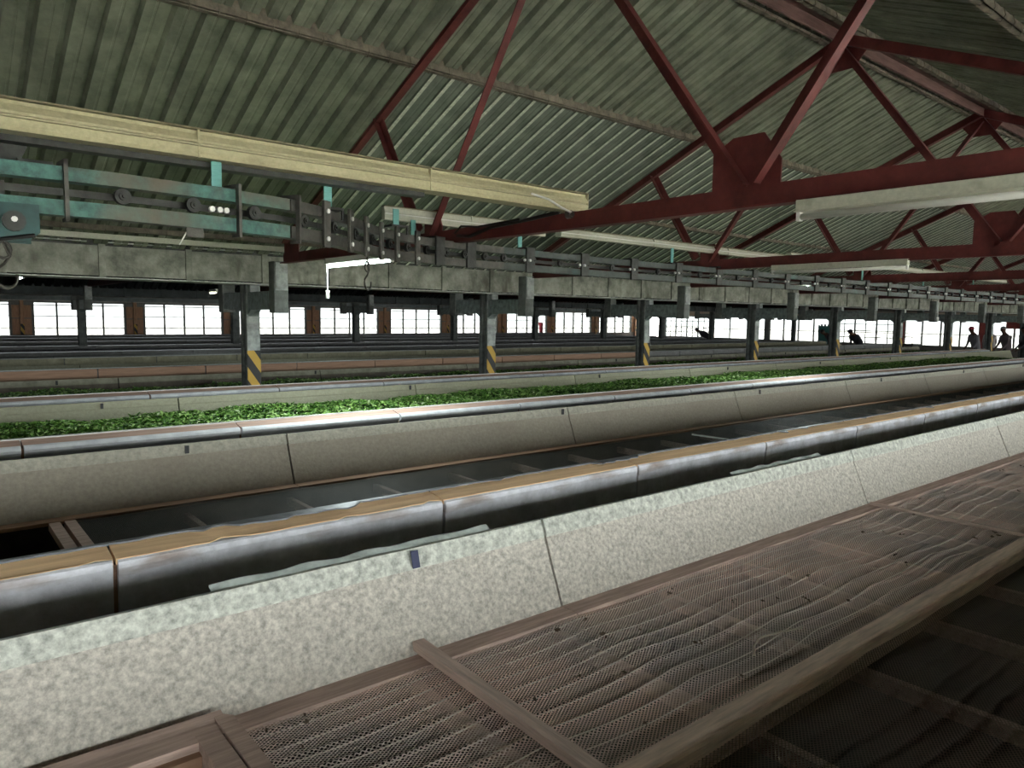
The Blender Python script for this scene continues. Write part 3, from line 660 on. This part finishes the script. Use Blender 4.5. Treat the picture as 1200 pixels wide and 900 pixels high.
bk1 = MB(); bk1.box(-.006, .006, -.05, -.03, -.10, .10); bk1.box(-.006, .006, -.05, .05, .085, .10); bk1.box(-.006, .006, -.05, .0, -.10, -.088); bk1 = bk1.mesh('track_bracket', steell)
bk2 = MB(); bk2.box(-.045, .045, -.046, -.031, -.088, .088); bk2.box(-.05, .05, -.046, .05, .084, .094); bk2 = bk2.mesh('track_bracket', steel, .002)
bk3 = MB(); bk3.box(-.024, .024, -.046, -.031, -.098, .105); bk3 = bk3.mesh('track_bracket', steell, .002)
for x, k in [(-.3, 1), (.41, 1), (.985, 1), (1.25, 1), (1.42, 3), (1.62, 3), (1.80, 3), (1.98, 3), (2.16, 3), (2.38, 3), (2.62, 2), (2.95, 2)] + [(3.57 + .627 * i, 2) for i in range(42)]:
    p, a = at(x); o = put('track_bracket', {1: bk1, 2: bk2, 3: bk3}[k], cv, (p.x + 2, p.y - 2.82, p.z - .385), (0, 0, a))
    if k == 3:
        for zz in (-.06, .06): put('bolt', bolt, o, (0, .004, zz))
    if k == 2 and x > 3.4:
        for xx in (-.075, -.018): put('bolt', bolt, o, (xx, -.002, -.002))
for x in (.885, .915, .94):
    p, a = at(x); put('bolt', bolt, cv, (p.x + 2, p.y - 2.82 + .02, p.z - .385 - .005), (0, 0, a))
# drive unit at the far left
dr = thing('drive_unit', 'dark teal conveyor drive box at the left edge, under the track', 'drive box', (.10, 2.83, Z(.215)))
mdt = mat('dark_teal_drive', (.022, .06, .06), .45, .2, noise=(12, .6, 1.5))
b = MB(); b.prism([(-.5, .0), (.20, .0), (.235, .03), (.235, .118), (-.5, .118)], 'y', -.045, -.035); b.box(-.5, .22, .05, .06, 0, .10); build('side_plate', b, mdt, dr)
build('side_plate', MB().box(.105, .115, -.07, .05, .0, .115), mdt, dr)
build('sprocket', MB().disc((.165, -.06, .06), .032, .02, seg=12), steel, dr); build('bolt', MB().disc((.165, -.075, .065), .009, .008, seg=8), brite, dr)
build('sprocket', MB().disc((.0, -.06, .06), .035, .02, seg=12), steel, dr)
build('drive_chain', MB().tube([(-.5, -.05, -.06), (-.1, -.05, -.012), (.1, -.05, -.004), (.22, -.05, .02)], .007, 5), blk, dr)
# hooks
def hook(x, y, z, label, s=1., rot=0):
    pts = [(0, 0, 0), (0, 0, -.02)]
    for i in range(13): t = math.pi / 2 + 2 * math.pi * i / 12; pts.append((.022 * math.cos(t) * s, 0, -.045 * s + .024 * s * math.sin(t)))
    pts += [(.018 * s, 0, -.062 * s), (.0, 0, -.085 * s), (-.026 * s, 0, -.105 * s)]
    for i in range(9): t = math.pi + math.pi * i / 8 * 1.05; pts.append((-.026 * s + (.032 + .032 * math.cos(t)) * s, 0, -.118 * s + .036 * s * math.sin(t)))
    h = thing('steel_hook', label, 'hook', (x, y, z), me=MB().tube(pts, .0048, 6).mesh('steel_hook', steell, smooth=True)); h.rotation_euler.z = rot
p, a = at(1.89); hook(p.x, p.y, Z(p.z - .09), 'dark steel S-hook hanging in front of the lit tube', 1.15, .6)
hook(.235, 2.79, Z(.235), 'dark looped hook hanging under the drive box at the left edge', 1.1, .5)
# string
thing('white_string', 'short white string tied under the conveyor track at left', 'string', me=MB().tube([(.82, 2.86, Z(.318)), (.80, 2.86, Z(.29)), (.775, 2.86, Z(.245))], .003, 4).mesh('white_string', white))
thing('eye_plate', 'small steel eye plate below the left stretch of track', 'plate', me=MB().box(.80, .86, 2.855, 2.863, Z(.275), Z(.335)).mesh('eye_plate', steell))

# ------------------------------------------------------------------ trunking and lamps
def trunk(x0, x1, y, z0, h, label, m, depth=.07, cat='trunking', seg=None):
    t = thing('cable_trunking', label, cat, (x0, y, z0)); s = h / .1
    L = x1 - x0
    prof = [(-.5, .0), (-.46, .014), (-.5, .022), (-.5, .040), (-.38, .046), (-.5, .054), (-.5, .062), (-.30, .088), (-.30, .1), (.5, .1), (.5, 0)]
    build('lower_cover', MB().prism([(p * depth, q * s) for p, q in prof], 'x', 0, L), m, t)
    build('top_flange', MB().box(0, L, -.56 * depth, .5 * depth, h, h + .006), mat('dirty_flange', (.20, .18, .11), .7, noise=(20, .6, 1.3)), t)
    build('end_cap', MB().box(L, L + .006, -.5 * depth, .5 * depth, 0, h), m, t)
    build('conduit', MB().tube([(0, -.5 * depth - .004, .046 * s), (L * .5, -.5 * depth - .004, .046 * s), (L - .02, -.5 * depth - .004, .046 * s)], .004, 6), white if m is trunkw else trunkm, t)
    n = max(1, int(L / 1.2)); jc = MB().box(-.004, .004, -.5 * depth - .003, .5 * depth + .003, -.002, h + .003).mesh('joint_collar', m)
    for i in range(1, n + 1): put('joint_collar', jc, t, (L * i / (n + 1), 0, 0))
    return t
trunk(-1.2, 2.93, 2.95, Z(.578), .10, 'long speckled cream light trunking crossing the upper left', trunkm, .10)
thing('support_channel', 'dark steel channel under the cream trunking', 'channel', me=MB().box(-1.2, 1.9, 2.96, 3.02, Z(.555), Z(.576)).mesh('support_channel', steel))
trunk(2.44, 3.86, 4.30, Z(.625), .085, 'short cream board hanging behind the end of the long trunking', trunkw, .04)
trunk(4.02, 7.45, 4.30, Z(.64), .062, 'white ridged light trunking running under the second truss', trunkw, .07)
trunk(7.5, 14.5, 4.30, Z(.68), .06, 'white light trunking continuing toward the far right above the conveyor', trunkw, .07)
thing('pale_batten', 'pale grey batten above the gutter beam at left', 'batten', (.35, 6.98, Z(.60)), me=MB().box(0, 2.62, 0, .05, 0, .045).box(2.5, 2.56, -.003, .053, -.002, .047).mesh('pale_batten', trunkw))
tb = MB().box(-.019, .019, -.004, .004, 0, 1).mesh('teal_hanger', tealc)
hl = [(.935, 2.93, .470, .105), (1.475, 3.10, .470, .115)] + [(2.24, 3.80, .52, .10), (2.62, 4.22, .50, .13), (3.57, 4.24, .50, .14), (5.40, 4.25, .50, .14), (7.25, 4.25, .50, .18), (9.15, 4.25, .50, .18), (11.0, 4.25, .50, .18), (12.9, 4.25, .50, .18)]
for i, (x, y, z, h) in enumerate(hl):
    t = thing('track_hanger', 'teal strap hanger %s from the left, holding the conveyor track' % ordw[i], 'hanger', (x, y, Z(z)))
    o = put('strap', tb, t); o.scale = (1, 1, h)
    build('hanger_plate', MB().box(-.055, .055, -.05, .06, -.008, .004).box(.045, .055, -.05, -.04, -.05, 0), steel, t)
tw = MB().box(-.015, .015, -.004, .004, 0, .09)
# dark bracket at the upper left
b = MB(); b.prism([(.03, .47), (.20, .60), (.34, .60), (.34, .56), (.30, .47)], 'y', 3.02, 3.05); 
thing('track_bracket_arm', 'dark triangular steel bracket above the track at the left edge', 'bracket', (0, 0, H), me=b.box(.30, .40, 2.94, 3.0, .49, .50).mesh('track_bracket_arm', steel))
thing('ceiling_batten', 'pale batten behind the dark bracket at the upper left edge', 'batten', (-.8, 3.35, Z(.60)), me=MB().box(0, 1.12, 0, .06, 0, .045).mesh('ceiling_batten', trunkw))

def batten(x, y0, y1, z, label, lit=None, power=0):
    t = thing('tube_light', label, 'tube light', (x, y0, z)); L = y1 - y0
    build('housing', MB().box(-.022, .022, 0, L, .022, .066), trunkw if not lit else white, t, bevel=.003)
    build('reflector', MB().box(-.034, .034, 0, L, .018, .023), trunkw, t)
    for yy in (0, L - .016): build('lamp_holder', MB().box(-.012, .012, yy, yy + .016, -.016, .02), white, t)
    build('tube', MB().tube([(0, .016, 0), (0, L - .016, 0)], .013, 10), lit or white, t, smooth=True)
    if power:
        l = bpy.data.lights.new('tube_glow', 'AREA'); l.shape = 'RECTANGLE'; l.size = .04; l.size_y = L; l.energy = power; l.color = (.88, 1, .97)
        lo = bpy.data.objects.new('tube_glow', l); lo.location = (0, L / 2, -.02); lo.parent = t; COL.objects.link(lo)
    return t
batten(2.79, .30, 1.57, Z(.415), 'unlit white tube light under the nearest truss at right')
batten(6.04, 2.45, 3.62, Z(.425), 'unlit white tube light under the second truss')
batten(2.79, 4.78, 5.88, Z(.405), 'lit tube light glowing behind the steel S-hook', lamp_m, 24)
batten(9.30, 5.0, 5.34, Z(.45), 'short lit tube light under the third truss', lamp_m, 17)
batten(5.0, 10.3, 10.7, Z(.42), 'lit lamp beyond the gutter beam, right of the nearest column', lamp_m, 5)
batten(1.05, 10.3, 10.7, Z(.38), 'lit lamp beyond the gutter beam at the left edge', lamp_m, 3)
batten(4.4, 13.9, 14.3, Z(.36), 'yellowish lit lamp just left of the nearest column', lamp_y, 3)
# cables
c = MB().tube([(2.79, 3.95, Z(.52)), (2.78, 3.8, Z(.505)), (2.79, 3.6, Z(.545)), (2.785, 3.2, Z(.56)), (2.785, 2.98, Z(.575))], .011, 6).tube([(2.77, 3.95, Z(.535)), (2.77, 3.88, Z(.575)), (2.77, 3.7, Z(.555)), (2.77, 3.3, Z(.565))], .007, 6)
thing('power_cable', 'black cable running along the nearest truss chord', 'cable', me=c.mesh('power_cable', blk, smooth=True))
c = MB().tube([(2.50, 2.88, Z(.63)), (2.62, 2.88, Z(.615)), (2.72, 2.88, Z(.58)), (2.80, 2.88, Z(.56))], .006, 6)
thing('white_cable', 'white cable dropping from the end of the cream trunking', 'cable', me=c.mesh('white_cable', white, smooth=True))
thing('junction_box', 'small round metal junction box at the end of the cream trunking', 'junction box', (2.79, 2.90, Z(.555)), me=MB().disc((0, 0, 0), .022, .03, seg=14).disc((0, -.02, 0), .012, .02, seg=10).mesh('junction_box', steell))
for x, y, z, l, lab in [(2.78, 5.86, .40, .20, 'white pull switch hanging beside the lit tube light'), (12.55, 4.6, .50, .42, 'white pull switch hanging under the fourth truss')]:
    t = thing('pull_switch', lab, 'switch', (x, y, Z(z))); build('cord', MB().tube([(0, 0, 0), (0, 0, -l)], .0035, 5), white, t); build('pull_knob', MB().tube([(0, 0, -l), (0, 0, -l - .02), (0, 0, -l - .07)], .016, 8), white, t, smooth=True)

# ------------------------------------------------------------------ things at the far end
def rack(x, y, label):
    t = thing('teal_rack', label, 'rack', (x, y, 0))
    build('board', MB().box(-.02, .02, -.25, .25, .55, 1.43), tealb, t)
    for s in (-1, 1): build('leg', MB().box(-.03, .03, s * .27 - .02, s * .27 + .02, 0, 1.47), steel, t)
    for k in range(3): build('white_tag', MB().box(-.03, -.02, -.18 + k * .14, -.09 + k * .14, 1.43, 1.5), white, t)
rack(29, 14.85, 'teal panel rack standing before the end windows')
t = thing('weighing_trolley', 'dark low trolley silhouetted at the right end windows', 'trolley', (28.2, 11.3, 0))
build('deck', MB().box(-.4, .4, -.35, .35, .78, .84), steel, t); build('handle', MB().tube([(-.35, -.3, .84), (-.35, -.3, 1.1), (-.35, .3, 1.1), (-.35, .3, .84)], .02, 6), steel, t)
for a in (-.33, .33):
    for c_ in (-.28, .28): build('leg', MB().box(a - .02, a + .02, c_ - .02, c_ + .02, 0, .8), steel, t)
b = MB()
for i in range(5): 
    b.tube([(0, .02 * i, 0), (.02 * math.sin(i), .02 * i + .01, .25), (.01, .05 * i, .5)], .06 + .01 * (i % 2), 7)
thing('red_bag', 'crumpled red cloth bag hanging on a far pier', 'bag', (24.55, 27.35, Z(-.80)), me=b.mesh('red_bag', mat('red_cloth', (.50, .06, .09), .8), smooth=True))
thing('red_notice_box', 'red painted wall box high on the end wall at right', 'box', (32.85, 9.1, Z(-.22)), me=MB().box(-.1, .1, -.45, .45, 0, .30).mesh('red_notice_box', redp, .01))

# ------------------------------------------------------------------ people
skinm = mat('brown_skin', (.10, .045, .028), .6); hairm = mat('black_hair', (.01, .009, .009), .7)
def person(x, y, ang, lean, shirt, cap, label, h=1.6, arm=0.):
    s = h / 1.68
    root = thing('person', label, 'person', (x, y, 0))
    ca, sa = math.cos(lean), math.sin(lean)
    hip = Vector((0, 0, .86)) * s
    def up(d, fwd=0, side=0): return hip + Vector((d * sa + fwd * ca, side, d * ca - fwd * sa)) * s
    V = [hip, up(.16), up(.34), up(.50), up(.58, .01), up(.64, .02), up(.73, .03), up(.80, .02)]
    Rr = [.165, .155, .175, .15, .06, .065, .10, .07]; E = [(0, 1), (1, 2), (2, 3), (3, 4), (4, 5), (5, 6), (6, 7)]
    hands = []
    for sd in (-1, 1):
        n = len(V); r = arm if sd > 0 else arm * .6
        V += [up(.47, 0, sd * .17), up(.24, .10 + .1 * r, sd * .22), up(.10 + .3 * r, .30 + .08 * r, sd * .17), up(.07 + .36 * r, .38 + .08 * r, sd * .16)]
        Rr += [.062, .045, .032, .03]; E += [(3, n), (n, n + 1), (n + 1, n + 2), (n + 2, n + 3)]
        base = V[n + 3]; dirn = (V[n + 3] - V[n + 2]).normalized()
        for q, (o2, l) in enumerate([(-.03, .06), (-.015, .08), (.0, .085), (.015, .08), (.032, .055)]):
            k = len(V); V += [base + Vector((0, o2 * s, .0)) + dirn * .02, base + Vector((0, o2 * s * 1.3, -.008)) + dirn * l * .6, base + Vector((0, o2 * s * 1.35, -.026)) + dirn * l]
            Rr += [.011, .010, .008]; E += [(n + 3, k), (k, k + 1), (k + 1, k + 2)]
        n = len(V)
        V += [Vector((0, sd * .09, .80)) * s, Vector((.03, sd * .10, .46)) * s, Vector((-.01, sd * .10, .09)) * s, Vector((.13, sd * .11, .04)) * s]
        Rr += [.09, .062, .045, .035]; E += [(0, n), (n, n + 1), (n + 1, n + 2), (n + 2, n + 3)]
    me = bpy.data.meshes.new('figure'); me.from_pydata([tuple(v) for v in V], E, []); ob = bpy.data.objects.new('figure', me); COL.objects.link(ob)
    sk = ob.modifiers.new('s', 'SKIN'); 
    for i, r in enumerate(Rr): me.skin_vertices[0].data[i].radius = (r * s, r * s); me.skin_vertices[0].data[i].use_root = (i == 0)
    ob.modifiers.new('d', 'SUBSURF').levels = 1
    dg = bpy.context.evaluated_depsgraph_get(); em = bpy.data.meshes.new_from_object(ob.evaluated_get(dg)); bpy.data.objects.remove(ob)
    em.materials.clear(); em.materials.append(skinm); em.materials.append(shirt); em.materials.append(mat('dark_trousers', (.03, .03, .04), .8))
    hd = up(.73, .03)
    for p in em.polygons:
        c = p.center; p.use_smooth = True
        d = (c - hip).dot(Vector((sa, 0, ca))) / s; f = (c - hip).dot(Vector((ca, 0, -sa))) / s
        p.material_index = 2 if c.z < hip.z - .02 and abs(c.y) < .2 and f < .2 else (0 if d > .53 or f > .29 else 1)
    body = put('body', em, root, (0, 0, 0), (0, 0, ang))
    hm = MB(); n = len(hm.v)
    q = bmesh.new(); bmesh.ops.create_uvsphere(q, u_segments=12, v_segments=8, radius=.095 * s)
    for v in q.verts: v.co.z *= .95
    bmesh.ops.delete(q, geom=[v for v in q.verts if v.co.z < -.01 and v.co.x > -.02], context='VERTS')
    hme = bpy.data.meshes.new('hair'); q.to_mesh(hme); q.free(); hme.materials.append(cap or hairm)
    hp = hd + Vector((-.012, 0, .028)) * s
    put('cap' if cap else 'hair', hme, body, hp, (0, lean * .6, 0))
    if cap: build('cap_brim', MB().disc((.09 * s, 0, 0), .075 * s, .012, 'z', 12), cap, body, loc=hp)
    build('nose', MB().bar((.085 * s, 0, -.02 * s), (.10 * s, 0, -.045 * s), .022, .02, up=(1, 0, 0)), skinm, body, loc=hd)
    for sd in (-1, 1): build('ear', MB().box(-.012, .012, sd * .085 * s - .006, sd * .085 * s + .006, -.03, .02), skinm, body, loc=hd)
    return root
grey = mat('grey_shirt', (.22, .21, .23), .8); pale = mat('pale_shirt', (.40, .36, .36), .8); dkc = mat('dark_shirt', (.035, .035, .045), .8); mauve = mat('mauve_overall', (.17, .13, .14), .8); redc = mat('red_cloth', (1, 1, 1)); capm = mat('dark_cap', (.02, .02, .03), .7)
person(28, 19.75, 1.9, 1.05, dkc, capm, 'person in a dark cap and dark clothes bending over a far trough, one arm raised', 1.6, 1.)
person(28, 13.85, 2.4, .95, dkc, None, 'person in dark clothes stooping, half hidden behind a striped column')
person(28, 12.95, 2.9, .9, dkc, capm, 'person in dark clothes and cap leaning forward before the end windows')
person(28, 8.98, 2.6, .35, grey, redc, 'person in a grey top with reddish headwear, left of a close pair', 1.55)
person(29.3, 8.95, .6, .45, pale, None, 'person with dark hair in a pale top, right of a close pair', 1.55)
person(28, 8.08, 2.5, .25, mauve, grey, 'person in a mauve overall and grey cap standing left of the pale door', 1.55)
person(28, 7.50, 2.2, .2, dkc, None, 'person in dark clothes cut by the right edge of the photo', 1.55)
